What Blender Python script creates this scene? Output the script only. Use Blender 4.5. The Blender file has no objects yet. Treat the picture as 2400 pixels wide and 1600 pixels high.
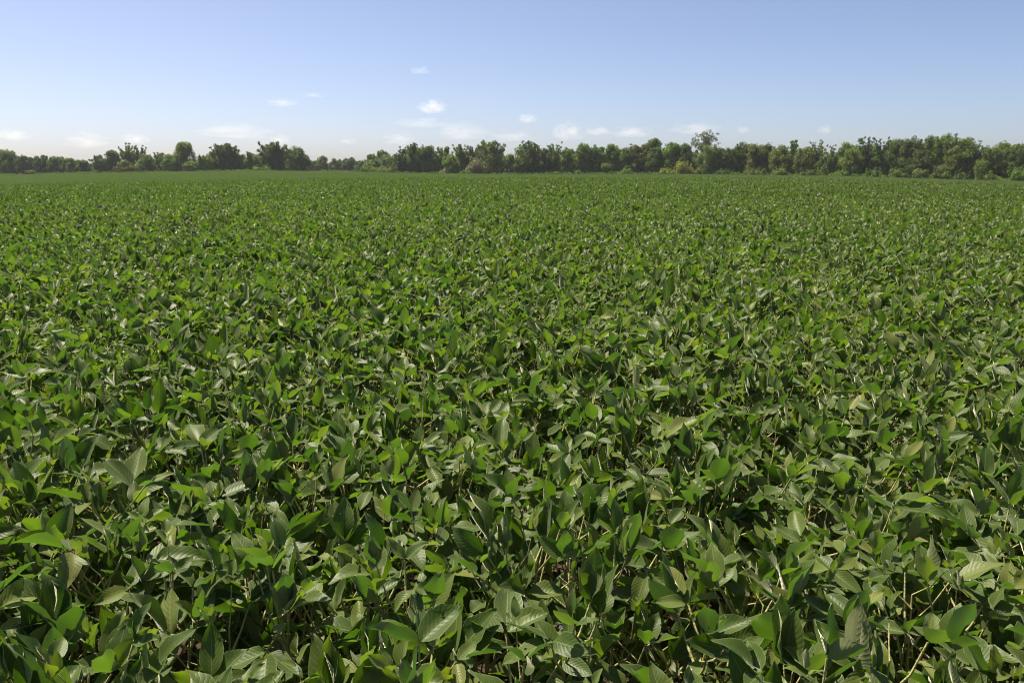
import bpy, math, random
import numpy as np
from mathutils import Vector, Matrix, Euler

# ------------------------------------------------------------------ camera
R = math.radians
sc = bpy.context.scene
W0, H0, F0 = 2400.0, 1600.0, 1813.0            # photograph size and focal length in its pixels
HORIZON = 400.0                                # row of the true horizon
PITCH = math.atan((H0 / 2 - HORIZON) / F0)     # camera looks down by this
CAM_Z = 1.72
cd = bpy.data.cameras.new('camera')
cd.sensor_width = 36.0
cd.lens = 36.0 * F0 / W0
cd.clip_start, cd.clip_end = 0.05, 90000.0
cam = bpy.data.objects.new('camera', cd)
sc.collection.objects.link(cam)
cam.location = (0, 0, CAM_Z)
cam.rotation_euler = (R(90) - PITCH, 0, 0)
sc.camera = cam

# ------------------------------------------------------------------ sky, sun, exposure
SUN_AZ, SUN_EL = R(-50), R(62)                 # azimuth from +Y, negative = left
world = bpy.data.worlds.new('World')
sc.world = world
world.use_nodes = True
wn = world.node_tree.nodes
wl = world.node_tree.links
wn.clear()
sky = wn.new('ShaderNodeTexSky')
sky.sky_type = 'NISHITA'
sky.sun_disc = False
sky.sun_elevation = SUN_EL
sky.sun_rotation = SUN_AZ
sky.altitude = 100
sky.air_density = 0.58
sky.dust_density = 1.5
sky.ozone_density = 3.2
bg = wn.new('ShaderNodeBackground')
bg.inputs['Strength'].default_value = 0.082
wo = wn.new('ShaderNodeOutputWorld')
wb = wn.new('ShaderNodeMix'); wb.data_type = 'RGBA'; wb.blend_type = 'MULTIPLY'    # camera white balance of the sky
wb.inputs[0].default_value = 1.0
wb.inputs[7].default_value = (1.07, 0.99, 0.955, 1)
wl.new(sky.outputs[0], wb.inputs[6])
wl.new(wb.outputs[2], bg.inputs['Color'])
wl.new(bg.outputs[0], wo.inputs['Surface'])

sd = bpy.data.lights.new('sun', 'SUN')
sd.energy = 5.0
sd.angle = R(0.5)
sd.color = (1.0, 0.92, 0.76)
sun = bpy.data.objects.new('sun', sd)
sc.collection.objects.link(sun)
sv = Vector((math.sin(SUN_AZ) * math.cos(SUN_EL), math.cos(SUN_AZ) * math.cos(SUN_EL), math.sin(SUN_EL)))
sun.rotation_euler = sv.to_track_quat('Z', 'Y').to_euler()
sun.location = (-30, 20, 60)

vs = sc.view_settings
vs.view_transform = 'Standard'
vs.look = 'None'
vs.exposure = 1.04
vs.gamma = 1.0
vs.use_curve_mapping = False
sc.cycles.use_denoising = True
sc.cycles.denoiser = 'OPENIMAGEDENOISE'
sc.cycles.denoising_input_passes = 'RGB_ALBEDO_NORMAL'
sc.cycles.denoising_prefilter = 'ACCURATE'
sc.cycles.filter_width = 1.1
sc.cycles.max_bounces = 6
sc.cycles.diffuse_bounces = 3
sc.cycles.glossy_bounces = 2
sc.cycles.transmission_bounces = 4
sc.cycles.volume_bounces = 2
sc.cycles.transparent_max_bounces = 12
sc.cycles.sample_clamp_indirect = 4.0

random.seed(7)
rng = np.random.default_rng(11)
COL = sc.collection


# ------------------------------------------------------------------ helpers
def tag(o, label=None, cat=None, group=None, kind=None):
    if label: o['label'] = label
    if cat: o['category'] = cat
    if group: o['group'] = group
    if kind: o['kind'] = kind
    return o


def make_mesh(name, verts, faces, mats=(), smooth=True, uv=None, tint=None, mat_idx=None):
    me = bpy.data.meshes.new(name)
    verts = np.asarray(verts, dtype=np.float32)
    if isinstance(faces, np.ndarray):
        n, k = faces.shape
        me.vertices.add(len(verts))
        me.vertices.foreach_set('co', verts.ravel())
        me.loops.add(n * k)
        me.loops.foreach_set('vertex_index', faces.astype(np.int32).ravel())
        me.polygons.add(n)
        me.polygons.foreach_set('loop_start', np.arange(0, n * k, k, dtype=np.int32))
        me.update(calc_edges=True)
    else:
        me.from_pydata([tuple(map(float, v)) for v in verts], [], faces)
    np_ = len(me.polygons)
    me.polygons.foreach_set('use_smooth', np.full(np_, smooth))
    if uv is not None:                                   # uv per vertex
        ul = me.uv_layers.new(name='UVMap')
        idx = np.empty(len(me.loops), dtype=np.int32)
        me.loops.foreach_get('vertex_index', idx)
        ul.data.foreach_set('uv', np.asarray(uv, dtype=np.float32)[idx].ravel())
    if tint is not None:                                 # one float per vertex
        at = me.attributes.new('tint', 'FLOAT', 'POINT')
        at.data.foreach_set('value', np.asarray(tint, dtype=np.float32))
    for m in mats: me.materials.append(m)
    if mat_idx is not None:
        me.polygons.foreach_set('material_index', np.asarray(mat_idx, dtype=np.int32))
    me.update()
    return me


def link(name, data, parent=None):
    o = bpy.data.objects.new(name, data)
    COL.objects.link(o)
    if parent is not None: o.parent = parent
    return o


def tube(points, radii, sides=5):
    """tapered tube along points -> verts, quad faces"""
    P = [Vector(p) for p in points]
    vs_, fs = [], []
    for i, p in enumerate(P):
        d = (P[min(i + 1, len(P) - 1)] - P[max(i - 1, 0)]).normalized()
        a = d.orthogonal().normalized()
        b = d.cross(a)
        for k in range(sides):
            t = 2 * math.pi * k / sides
            vs_.append(p + (a * math.cos(t) + b * math.sin(t)) * radii[i])
    for i in range(len(P) - 1):
        for k in range(sides):
            k2 = (k + 1) % sides
            fs.append((i * sides + k, i * sides + k2, (i + 1) * sides + k2, (i + 1) * sides + k))
    return [tuple(v) for v in vs_], fs


def pix_dir(u, v):
    """direction through photograph pixel, scaled so that its y component is 1"""
    x, y = (u - W0 / 2) / F0, (v - H0 / 2) / F0
    c, s = math.cos(PITCH), math.sin(PITCH)
    dy, dz = c - y * s * 1.0, -s - y * c
    return Vector((x / dy, 1.0, dz / dy))


# ------------------------------------------------------------------ terrain
# far edge of the field: pixel column, row of the crop's top edge, distance
EDGE_U = np.array([-900, -300, 0, 220, 400, 620, 760, 920, 1200, 1600, 1950, 2140, 2400, 2800, 3400], float)
EDGE_V = np.array([418, 416, 410, 405.5, 402.5, 399.5, 401, 404.5, 407.5, 407, 411, 416, 422, 428, 434], float)
EDGE_D = np.array([340, 330, 315, 300, 285, 280, 300, 285, 270, 245, 220, 205, 180, 165, 150], float)
CREST_V = np.array([437, 435, 432, 428, 425, 420, 418, 417, 415, 415, 418, 424, 431, 436, 440], float)
CANOPY = 0.86


def edge_at(u):
    return np.interp(u, EDGE_U, EDGE_V), np.interp(u, EDGE_U, EDGE_D), np.interp(u, EDGE_U, CREST_V)


def smooth(t):
    t = np.clip(t, 0, 1)
    return t * t * (3 - 2 * t)


def terrain(x, y):
    x = np.asarray(x, float); y = np.asarray(y, float)
    yy = np.maximum(y, 0.5)
    u = np.clip(W0 / 2 + F0 * x / yy, -900, 3400)
    v, D, cv = edge_at(u)
    cp = math.cos(PITCH)
    zc = CAM_Z - 58.0 * (cv - HORIZON) / F0 / cp - CANOPY      # ground under the near crest
    ze = CAM_Z - D * (v - HORIZON) / F0 / cp - CANOPY          # ground at the far edge
    zd = np.minimum(zc, ze) - 0.9                              # shallow dip between
    z = zc * smooth((yy - 12) / 46.0)
    z = np.where(yy > 58, zc + (zd - zc) * smooth((yy - 58) / 42.0), z)
    z = np.where(yy > 100, zd + (ze - zd) * smooth((yy - 100) / np.maximum(D - 95, 1)), z)
    z = np.where(yy > D, ze - 0.004 * (yy - D), z)
    z = np.where(y < 3, z * smooth((y + 5) / 8), z)
    return z + 0.015 * np.sin(x * 1.3 + 0.4 * y) * np.cos(0.9 * y)


# ------------------------------------------------------------------ materials
def new_mat(name):
    m = bpy.data.materials.new(name)
    m.use_nodes = True
    nt = m.node_tree
    nt.nodes.clear()
    out = nt.nodes.new('ShaderNodeOutputMaterial')
    return m, nt, nt.nodes, nt.links, out


def val(nt, op, a, b=None, c=None, clamp=False):
    n = nt.nodes.new('ShaderNodeMath'); n.operation = op; n.use_clamp = clamp
    for i, s in enumerate((a, b, c)):
        if s is None: continue
        if isinstance(s, (int, float)): n.inputs[i].default_value = s
        else: nt.links.new(s, n.inputs[i])
    return n.outputs[0]


def mixc(nt, fac, a, b, blend='MIX'):
    n = nt.nodes.new('ShaderNodeMix'); n.data_type = 'RGBA'; n.blend_type = blend
    for s, i in ((fac, 0), (a, 6), (b, 7)):
        if isinstance(s, (int, float)): n.inputs[i].default_value = s
        elif isinstance(s, tuple): n.inputs[i].default_value = (*s, 1)
        else: nt.links.new(s, n.inputs[i])
    return n.outputs[2]


def ramp(nt, fac, stops):
    n = nt.nodes.new('ShaderNodeValToRGB')
    while len(n.color_ramp.elements) < len(stops): n.color_ramp.elements.new(0.5)
    for e, (p, c) in zip(n.color_ramp.elements, stops):
        e.position = p; e.color = (*c, 1)
    nt.links.new(fac, n.inputs[0])
    return n.outputs[0]


# the hairy surface reflects a greyish green; light passing through the blade comes out a deep saturated green
LEAF_STOPS = [(0.0, (0.042, 0.076, 0.011)), (0.35, (0.056, 0.094, 0.014)), (0.7, (0.077, 0.116, 0.019)),
              (0.88, (0.120, 0.158, 0.028)), (1.0, (0.21, 0.220, 0.050))]
THRU_STOPS = [(0.0, (0.048, 0.122, 0.003)), (0.45, (0.076, 0.170, 0.004)), (0.8, (0.125, 0.235, 0.006)), (1.0, (0.175, 0.275, 0.010))]


def leaf_material(name, detail=True, holes=False, young=False):
    m, nt, N, L, out = new_mat(name)
    oi = N.new('ShaderNodeObjectInfo')
    at = N.new('ShaderNodeAttribute'); at.attribute_name = 'tint'
    rnd = val(nt, 'FRACT', val(nt, 'ADD', oi.outputs['Random'], at.outputs['Fac']))
    if young:
        top = ramp(nt, rnd, [(0, (0.12, 0.17, 0.035)), (1, (0.18, 0.21, 0.05))])
        thru = ramp(nt, rnd, [(0, (0.13, 0.22, 0.007)), (1, (0.20, 0.27, 0.010))])
    else:
        top = ramp(nt, rnd, LEAF_STOPS)
        thru = ramp(nt, val(nt, 'FRACT', val(nt, 'MULTIPLY', rnd, 7.31)), THRU_STOPS)
    geo = N.new('ShaderNodeNewGeometry')
    drift = N.new('ShaderNodeTexNoise'); drift.inputs['Scale'].default_value = 0.16; drift.inputs['Detail'].default_value = 2
    L.new(geo.outputs['Position'], drift.inputs['Vector'])
    yel = val(nt, 'MULTIPLY', val(nt, 'SUBTRACT', drift.outputs[0], 0.42), 1.6, clamp=True)
    top = mixc(nt, yel, top, mixc(nt, 1.0, top, (1.18, 1.05, 0.9), 'MULTIPLY'))
    thru = mixc(nt, yel, thru, mixc(nt, 1.0, thru, (1.18, 1.03, 0.9), 'MULTIPLY'))
    under = mixc(nt, 0.7, top, (0.30, 0.31, 0.15))
    bump = None
    if detail:
        tc = N.new('ShaderNodeUVMap'); tc.uv_map = 'UVMap'
        sp = N.new('ShaderNodeSeparateXYZ'); L.new(tc.outputs[0], sp.inputs[0])
        au = val(nt, 'ABSOLUTE', val(nt, 'SUBTRACT', sp.outputs[0], 0.5))     # 0 mid .. .5 edge
        t = sp.outputs[1]
        # side veins run up and out from the midrib
        ph = val(nt, 'SUBTRACT', val(nt, 'MULTIPLY', t, 9.0), val(nt, 'MULTIPLY', au, 5.5))
        tri = val(nt, 'ABSOLUTE', val(nt, 'SUBTRACT', val(nt, 'FRACT', ph), 0.5))        # .5 at vein
        vein = val(nt, 'MULTIPLY', val(nt, 'SUBTRACT', tri, 0.44), 16.0, clamp=True)
        mid = val(nt, 'MULTIPLY', val(nt, 'SUBTRACT', 0.035, au), 40.0, clamp=True)
        rim_glow = val(nt, 'MULTIPLY', val(nt, 'SUBTRACT', au, 0.468), 40.0, clamp=True)  # light glow of the hairs along the blade edge, painted into the colour
        nz = N.new('ShaderNodeTexNoise'); nz.inputs['Scale'].default_value = 9.0
        nz.inputs['Detail'].default_value = 3.0
        L.new(tc.outputs[0], nz.inputs['Vector'])
        top = mixc(nt, val(nt, 'MULTIPLY', nz.outputs[0], 0.5), top, (0.085, 0.122, 0.022))
        lines = val(nt, 'MAXIMUM', val(nt, 'MULTIPLY', vein, 0.28), val(nt, 'MULTIPLY', mid, 0.7))
        lines = val(nt, 'MAXIMUM', lines, val(nt, 'MULTIPLY', rim_glow, 0.9))
        top = mixc(nt, lines, top, (0.22, 0.28, 0.11))
        under = mixc(nt, lines, under, (0.32, 0.35, 0.18))
        bmp = N.new('ShaderNodeBump'); bmp.inputs['Strength'].default_value = 0.16
        bmp.inputs['Distance'].default_value = 0.004
        hgt = val(nt, 'SUBTRACT', val(nt, 'MULTIPLY', nz.outputs[0], 0.5),
                  val(nt, 'MULTIPLY', val(nt, 'POWER', val(nt, 'MULTIPLY', tri, 2.0), 3.0), 0.8))
        L.new(hgt, bmp.inputs['Height'])
        bump = bmp.outputs[0]
    colr = mixc(nt, geo.outputs['Backfacing'], top, under)
    pb = N.new('ShaderNodeBsdfPrincipled')
    L.new(colr, pb.inputs['Base Color'])
    pb.inputs['Roughness'].default_value = 0.46
    pb.inputs['Specular IOR Level'].default_value = 0.32
    pb.inputs['Sheen Weight'].default_value = 0.66
    pb.inputs['Sheen Roughness'].default_value = 0.34
    pb.inputs['Sheen Tint'].default_value = (1.0, 0.98, 0.74, 1)
    tr = N.new('ShaderNodeBsdfTranslucent')
    L.new(thru, tr.inputs['Color'])
    if bump is not None:
        L.new(bump, pb.inputs['Normal'])
    mx = N.new('ShaderNodeMixShader'); mx.inputs[0].default_value = 0.40
    L.new(pb.outputs[0], mx.inputs[1]); L.new(tr.outputs[0], mx.inputs[2])
    last = mx.outputs[0]
    if holes:
        vo = N.new('ShaderNodeTexVoronoi'); vo.inputs['Scale'].default_value = 3.2
        mp = N.new('ShaderNodeMapping')
        mp.inputs['Scale'].default_value = (0.7, 1.1, 1)
        cb = N.new('ShaderNodeCombineXYZ')
        L.new(val(nt, 'MULTIPLY', oi.outputs['Random'], 13.0), cb.inputs[0])
        L.new(val(nt, 'MULTIPLY', oi.outputs['Random'], 7.0), cb.inputs[1])
        L.new(tc.outputs[0], mp.inputs['Vector']); L.new(cb.outputs[0], mp.inputs['Location'])
        L.new(mp.outputs[0], vo.inputs['Vector'])
        wob = val(nt, 'ADD', vo.outputs['Distance'], val(nt, 'MULTIPLY', nz.outputs[0], 0.25))
        hole = val(nt, 'LESS_THAN', wob, 0.215)
        tp = N.new('ShaderNodeBsdfTransparent')
        mh = N.new('ShaderNodeMixShader')
        L.new(hole, mh.inputs[0]); L.new(last, mh.inputs[1]); L.new(tp.outputs[0], mh.inputs[2])
        last = mh.outputs[0]
    L.new(last, out.inputs['Surface'])
    return m


def simple_mat(name, colour, rough=0.7, noise=None, scale=20.0, spec=0.3, sheen=0.0):
    m, nt, N, L, out = new_mat(name)
    pb = N.new('ShaderNodeBsdfPrincipled')
    pb.inputs['Roughness'].default_value = rough
    pb.inputs['Specular IOR Level'].default_value = spec
    pb.inputs['Sheen Weight'].default_value = sheen
    if noise:
        tc = N.new('ShaderNodeTexCoord')
        nz = N.new('ShaderNodeTexNoise'); nz.inputs['Scale'].default_value = scale; nz.inputs['Detail'].default_value = 6
        L.new(tc.outputs['Object'], nz.inputs['Vector'])
        L.new(mixc(nt, nz.outputs[0], colour, noise), pb.inputs['Base Color'])
        b = N.new('ShaderNodeBump'); b.inputs['Strength'].default_value = 0.6; b.inputs['Distance'].default_value = 0.02
        L.new(nz.outputs[0], b.inputs['Height']); L.new(b.outputs[0], pb.inputs['Normal'])
    else:
        pb.inputs['Base Color'].default_value = (*colour, 1)
    L.new(pb.outputs[0], out.inputs['Surface'])
    return m


M_LEAF = leaf_material('soybean_leaf')
M_HOLE = leaf_material('soybean_leaf_eaten', holes=True)
M_YOUNG = leaf_material('soybean_leaf_young', young=True)
M_FAR = leaf_material('soybean_leaf_far', detail=False)
M_STEM = simple_mat('soybean_stem', (0.28, 0.25, 0.09), 0.75, (0.42, 0.35, 0.15), 40.0, sheen=0.08)
M_PET = simple_mat('soybean_petiole', (0.28, 0.28, 0.09), 0.7, (0.42, 0.37, 0.16), 40.0, sheen=0.08)
M_POD = simple_mat('soybean_pod', (0.32, 0.33, 0.11), 0.7, (0.44, 0.40, 0.18), 60.0, sheen=0.08)
M_FLOWER = simple_mat('soybean_flower', (0.55, 0.42, 0.68), 0.6, (0.68, 0.56, 0.76), 90.0)
M_SOIL = simple_mat('soil', (0.035, 0.026, 0.017), 0.95, (0.075, 0.054, 0.034), 9.0, spec=0.1)


def tree_leaf_material(name, dark, light, trans=0.34):
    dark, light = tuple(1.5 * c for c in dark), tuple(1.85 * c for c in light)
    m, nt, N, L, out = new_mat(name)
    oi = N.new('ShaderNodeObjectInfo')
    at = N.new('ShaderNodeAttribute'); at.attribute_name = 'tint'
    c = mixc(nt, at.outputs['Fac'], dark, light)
    hs = N.new('ShaderNodeHueSaturation')
    hs.inputs['Hue'].default_value = 0.5
    L.new(val(nt, 'ADD', 0.485, val(nt, 'MULTIPLY', oi.outputs['Random'], 0.03)), hs.inputs['Hue'])
    L.new(val(nt, 'ADD', 0.85, val(nt, 'MULTIPLY', oi.outputs['Random'], 0.3)), hs.inputs['Value'])
    L.new(c, hs.inputs['Color'])
    pb = N.new('ShaderNodeBsdfPrincipled')
    pb.inputs['Roughness'].default_value = 0.6
    pb.inputs['Specular IOR Level'].default_value = 0.25
    L.new(hs.outputs[0], pb.inputs['Base Color'])
    tr = N.new('ShaderNodeBsdfTranslucent')
    L.new(mixc(nt, 1.0, hs.outputs[0], (1.7, 1.7, 0.6), 'MULTIPLY'), tr.inputs['Color'])
    mx = N.new('ShaderNodeMixShader'); mx.inputs[0].default_value = trans
    L.new(pb.outputs[0], mx.inputs[1]); L.new(tr.outputs[0], mx.inputs[2])
    L.new(mx.outputs[0], out.inputs['Surface'])
    return m


TREE_MAT = {
    'mid': tree_leaf_material('foliage_mid', (0.043, 0.068, 0.016), (0.086, 0.122, 0.030)),
    'dark': tree_leaf_material('foliage_dark', (0.028, 0.046, 0.013), (0.060, 0.088, 0.024)),
    'olive': tree_leaf_material('foliage_olive', (0.055, 0.072, 0.018), (0.10, 0.125, 0.032)),
    'lime': tree_leaf_material('foliage_lime', (0.062, 0.098, 0.017), (0.105, 0.150, 0.028)),
    'yellow': tree_leaf_material('foliage_yellow', (0.088, 0.105, 0.018), (0.145, 0.160, 0.030)),
    'brown': tree_leaf_material('foliage_brown', (0.052, 0.062, 0.020), (0.090, 0.102, 0.032)),
    'pale': tree_leaf_material('foliage_pale', (0.060, 0.075, 0.032), (0.100, 0.118, 0.055)),
    'grey': tree_leaf_material('foliage_grey', (0.105, 0.100, 0.085), (0.16, 0.155, 0.13)),
}
M_BARK = simple_mat('bark', (0.075, 0.06, 0.045), 0.9, (0.14, 0.115, 0.09), 3.0, spec=0.1)


# ------------------------------------------------------------------ ground
def build_ground():
    rr = np.concatenate([np.linspace(0.4, 20, 50), np.linspace(21, 120, 80), np.linspace(123, 420, 90),
                         np.geomspace(440, 40000, 30)])
    th = np.linspace(-math.pi, math.pi, 241)[:-1]
    T, Rr = np.meshgrid(th, rr)
    X, Y = Rr * np.sin(T), Rr * np.cos(T)
    Z = terrain(X, Y)
    far = smooth((Rr - 500) / 3000)
    Z = Z * (1 - far) - 6.0 * far
    verts = np.stack([X.ravel(), Y.ravel(), Z.ravel()], 1)
    nr, nt_ = len(rr), len(th)
    i, j = np.meshgrid(np.arange(nr - 1), np.arange(nt_), indexing='ij')
    j2 = (j + 1) % nt_
    faces = np.stack([i * nt_ + j, (i + 1) * nt_ + j, (i + 1) * nt_ + j2, i * nt_ + j2], -1).reshape(-1, 4)
    c = len(verts)
    me = make_mesh('ground', verts, faces, [M_SOIL])
    o = link('ground', me)
    o['kind'] = 'structure'


build_ground()


# ------------------------------------------------------------------ soybean plant: shared pieces
def leaflet_template(nv, nu, fold=0.25, curl=0.3, wave=0.0, twist=0.0, width=0.30, seed=0):
    """blade of length 1 along +Y, upper face +Z, base at the origin"""
    r = random.Random(seed)
    ts = np.linspace(0, 1, nv + 1)
    if nv > 3: ts = 0.5 - 0.5 * np.cos(np.pi * (0.08 + 0.92 * ts)); ts = (ts - ts[0]) / (ts[-1] - ts[0])
    prof = (ts ** 0.60) * ((1 - ts) ** 0.98)
    pk = (np.linspace(0, 1, 200) ** 0.60 * (1 - np.linspace(0, 1, 200)) ** 0.98).max()
    prof = width * prof / pk
    prof[0] = 0.035
    prof[-1] = 0.004
    us = np.linspace(-1, 1, nu + 1)
    p1, p2 = r.uniform(0, 6), r.uniform(0, 6)
    asym = r.uniform(-0.10, 0.10)
    V, UV = [], []
    for k, t in enumerate(ts):
        # spine bends downward towards the tip by curl radians in all
        a = curl * t
        y = t * (1 - 0.16 * (curl * t) ** 2)
        z = -0.5 * curl * t * t
        tw = twist * t
        for u in us:
            x = u * prof[k] * (1 + asym * u)
            zz = abs(x) * fold - 0.25 * x * x
            zz += wave * abs(u) ** 2 * math.sin(9 * t + (p1 if u > 0 else p2)) * 0.10
            xx, z2 = x * math.cos(tw) - zz * math.sin(tw), x * math.sin(tw) + zz * math.cos(tw)
            V.append((xx, y - z2 * math.sin(-a) * 0.3, z + z2))
            UV.append((0.5 + 0.5 * u, t))
    n = nu + 1
    Fs = [(k * n + i, k * n + i + 1, (k + 1) * n + i + 1, (k + 1) * n + i) for k in range(nv) for i in range(nu)]
    return np.array(V), np.array(Fs, dtype=np.int64), np.array(UV)


LEAF_SHAPES = []
_r = random.Random(3)
for i in range(16):
    LEAF_SHAPES.append(dict(fold=_r.uniform(0.15, 0.65), curl=_r.choice([-0.2, -0.05, 0.1, 0.2, 0.35, 0.55]) + _r.uniform(-.1, .1),
                            wave=_r.uniform(0.1, 0.6), twist=_r.uniform(-0.5, 0.5), width=_r.uniform(0.21, 0.285), seed=i))
TPL_HI = [leaflet_template(7, 4, **s) for s in LEAF_SHAPES]
TPL_LO = [leaflet_template(3, 2, **{**s, 'wave': 0}) for s in LEAF_SHAPES]


def basis(ydir, zhint):
    y = ydir / np.linalg.norm(ydir)
    x = np.cross(y, zhint); x /= max(np.linalg.norm(x), 1e-6)
    z = np.cross(x, y)
    return np.stack([x, y, z], 1)


def sph(az, el):
    return np.array([math.cos(el) * math.cos(az), math.cos(el) * math.sin(az), math.sin(el)])


def plant_plan(r, vigor=1.0):
    """one soybean plant: stem polyline and leaves, in metres, base at the origin"""
    H = r.uniform(0.56, 0.70) * vigor
    lean_a, lean = r.uniform(0, 6.28), r.uniform(0, 0.10)
    def stem_at(t):
        w = lean * t * t
        return np.array([w * math.cos(lean_a), w * math.sin(lean_a), H * t])
    stem = [stem_at(t) for t in (0, 0.35, 0.7, 1.0)]
    leaves = []
    n = r.randint(11, 13)
    az = r.uniform(0, 6.28)
    for k in range(n):
        t = 0.30 + 0.70 * (k / (n - 1)) ** 0.8
        az += math.pi + r.gauss(0, 0.6)
        p0 = stem_at(min(t, 1))
        top = k / (n - 1)
        plen = r.uniform(0.15, 0.25) * (1.0 - 0.45 * max(0, top - 0.6) / 0.4)
        pel = R(r.uniform(28, 62) + 12 * top)
        out = np.array([math.cos(az), math.sin(az), 0])
        p1 = p0 + out * plen * 0.5 * math.cos(pel * 0.85) + np.array([0, 0, plen * 0.5 * math.sin(pel * 0.85)])
        p2 = p0 + out * plen * math.cos(pel) + np.array([0, 0, plen * math.sin(pel)])
        size = r.triangular(0.070, 0.140, 0.100) * (1.0 if top < 0.85 else r.uniform(0.6, 0.95))
        young = top > 0.97 and r.random() < 0.8
        if young: size *= 0.5
        erect = r.gauss(45, 25)                          # the whole leaf folds up or droops together
        flat = top > .45 and r.random() < 0.22            # some leaves lie flat on top of the crop
        if flat: erect = r.gauss(-6, 10)
        if young: erect = r.uniform(45, 80)
        blades = []
        for side in (0, -1, 1):
            la = az + side * R(r.uniform(58, 95)) + R(r.gauss(0, 9))
            le = R(max(-55, min(84, erect + r.gauss(4 if side == 0 else 0, 8 if flat else 16))))
            d = sph(la, le)
            up = np.array([0, 0, 1.0])
            if abs(d[2]) > 0.97: up = -out
            B = basis(d, up)
            roll = r.gauss(0, 0.25 if flat else 0.62)
            cr, sr = math.cos(roll), math.sin(roll)
            Bx = B[:, 0] * cr + B[:, 2] * sr
            Bz = -B[:, 0] * sr + B[:, 2] * cr
            B = np.stack([Bx, B[:, 1], Bz], 1)
            off = (0.022 if side == 0 else 0.006)
            s = size * (1.06 if side == 0 else r.uniform(0.86, 1.0))
            blades.append((p2 + d * off, B, s, r.randrange(16), 'young' if young else ('hole' if r.random() < 0.16 else 'leaf')))
        leaves.append(dict(p0=p0, p1=p1, p2=p2, blades=blades, rad=0.0027 if not young else 0.0014, az=az))
    return dict(stem=stem, leaves=leaves, H=H)


def pod_mesh():
    pts, rad = [], []
    for k in range(8):
        t = k / 7
        pts.append((0.045 * t, 0, -0.010 * t + 0.012 * t * t))
        rad.append((0.0012, 0.0036, 0.0048, 0.0040, 0.0050, 0.0040, 0.0042, 0.0006)[k])
    v, f = tube(pts, rad, 5)
    v = [(x, y * 0.65, z) for x, y, z in v]
    return v, f


def flower_mesh():
    """small violet pea flower: standard petal, two wings, keel, green calyx stalk"""
    V, Fc, mi = [], [], []
    def petal(org, d, up, L, Wd, m):
        B = basis(np.array(d, float), np.array(up, float))
        base = len(V)
        for t, w, z in ((0, .12, 0), (.4, .5, .10), (.8, .48, .18), (1.0, .15, .12)):
            for s in (-1, 1):
                V.append(np.array(org) + B @ np.array([s * w * Wd, t * L, z * L]))
        for k in range(3):
            Fc.append((base + 2 * k, base + 2 * k + 1, base + 2 * k + 3, base + 2 * k + 2)); mi.append(m)
    petal((0, 0, .006), (0.2, 0, 1), (1, 0, .2), .011, .010, 0)
    petal((0, 0.001, .006), (1, .5, .35), (0, .3, 1), .008, .005, 0)
    petal((0, -.001, .006), (1, -.5, .35), (0, -.3, 1), .008, .005, 0)
    petal((0, 0, .005), (1, 0, .1), (0, 0, 1), .007, .004, 0)
    tv, tf = tube([(0, 0, -.018), (0, 0, -.004), (0, 0, .007)], [.0012, .0016, .0026], 5)
    b = len(V)
    V += [np.array(p) for p in tv]
    Fc += [tuple(i + b for i in q) for q in tf]; mi += [1] * len(tf)
    return V, Fc, mi


def merge_plants(plans, name, tpl, mats, zmin=0.0, with_stem=True, r=random):
    """several plants joined into one mesh (used only for the uncountable rest of the crop)"""
    VV, FF, UU, TT, MM = [], [], [], [], []
    nb = 0
    groups = {}
    for (ox, oy, plan) in plans:
        for lf in plan['leaves']:
            for (p, B, s, k, kind) in lf['blades']:
                if p[2] < zmin: continue
                groups.setdefault((k, kind), []).append((p + np.array([ox, oy, 0]), B, s))
    for (k, kind), lst in groups.items():
        tv, tf, tu = tpl[k]
        P = np.array([a[0] for a in lst]); Bm = np.array([a[1] for a in lst]); S = np.array([a[2] for a in lst])
        v = np.einsum('mij,nj->mni', Bm, tv) * S[:, None, None] + P[:, None, :]
        m_, n_ = v.shape[:2]
        f = tf[None] + (np.arange(m_) * n_)[:, None, None] + nb
        VV.append(v.reshape(-1, 3)); FF.append(f.reshape(-1, 4)); UU.append(np.tile(tu, (m_, 1)))
        TT.append(np.repeat(rng.random(m_), n_))
        MM.append(np.full(m_ * len(tf), {'leaf': 0, 'hole': 1, 'young': 2}[kind] if len(mats) > 3 else 0))
        nb += m_ * n_
    if with_stem:
        for (ox, oy, plan) in plans:
            parts = [(plan['stem'], [0.0045, 0.004, 0.0032, 0.002], 4)]
            for lf in plan['leaves']:
                if lf['p2'][2] < zmin: continue
                parts.append(([lf['p0'], lf['p1'], lf['p2']], [lf['rad'] * 1.2, lf['rad'], lf['rad'] * .8], 3))
            for pts, rad, sd_ in parts:
                tv, tf = tube(pts, rad, sd_)
                tv = np.array(tv) + np.array([ox, oy, 0])
                VV.append(tv); FF.append(np.array(tf) + nb); UU.append(np.zeros((len(tv), 2))); TT.append(np.zeros(len(tv)))
                MM.append(np.full(len(tf), len(mats) - 1)); nb += len(tv)
    return make_mesh(name, np.concatenate(VV), np.concatenate(FF), mats, True, np.concatenate(UU),
                     np.concatenate(TT), np.concatenate(MM))


# ------------------------------------------------------------------ where the plants stand
ROW, STEP, ROW_ANG = 0.36, 0.092, R(14)
NEAR_LIMIT = 24.0


def plant_positions():
    r = random.Random(21)
    ca, sa = math.cos(ROW_ANG), math.sin(ROW_ANG)
    pts = []
    n = int(34 / ROW)
    for i in range(-n, n + 1):
        for j in range(int(-34 / STEP), int(34 / STEP)):
            a = j * STEP + r.gauss(0, 0.03)
            b = i * ROW + r.gauss(0, 0.05)
            x, y = a * ca - b * sa, a * sa + b * ca
            if y < 0.30 or y > NEAR_LIMIT: continue
            if abs(x) > 0.85 * y + 2.2: continue
            pts.append((x, y))
    return pts


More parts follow.
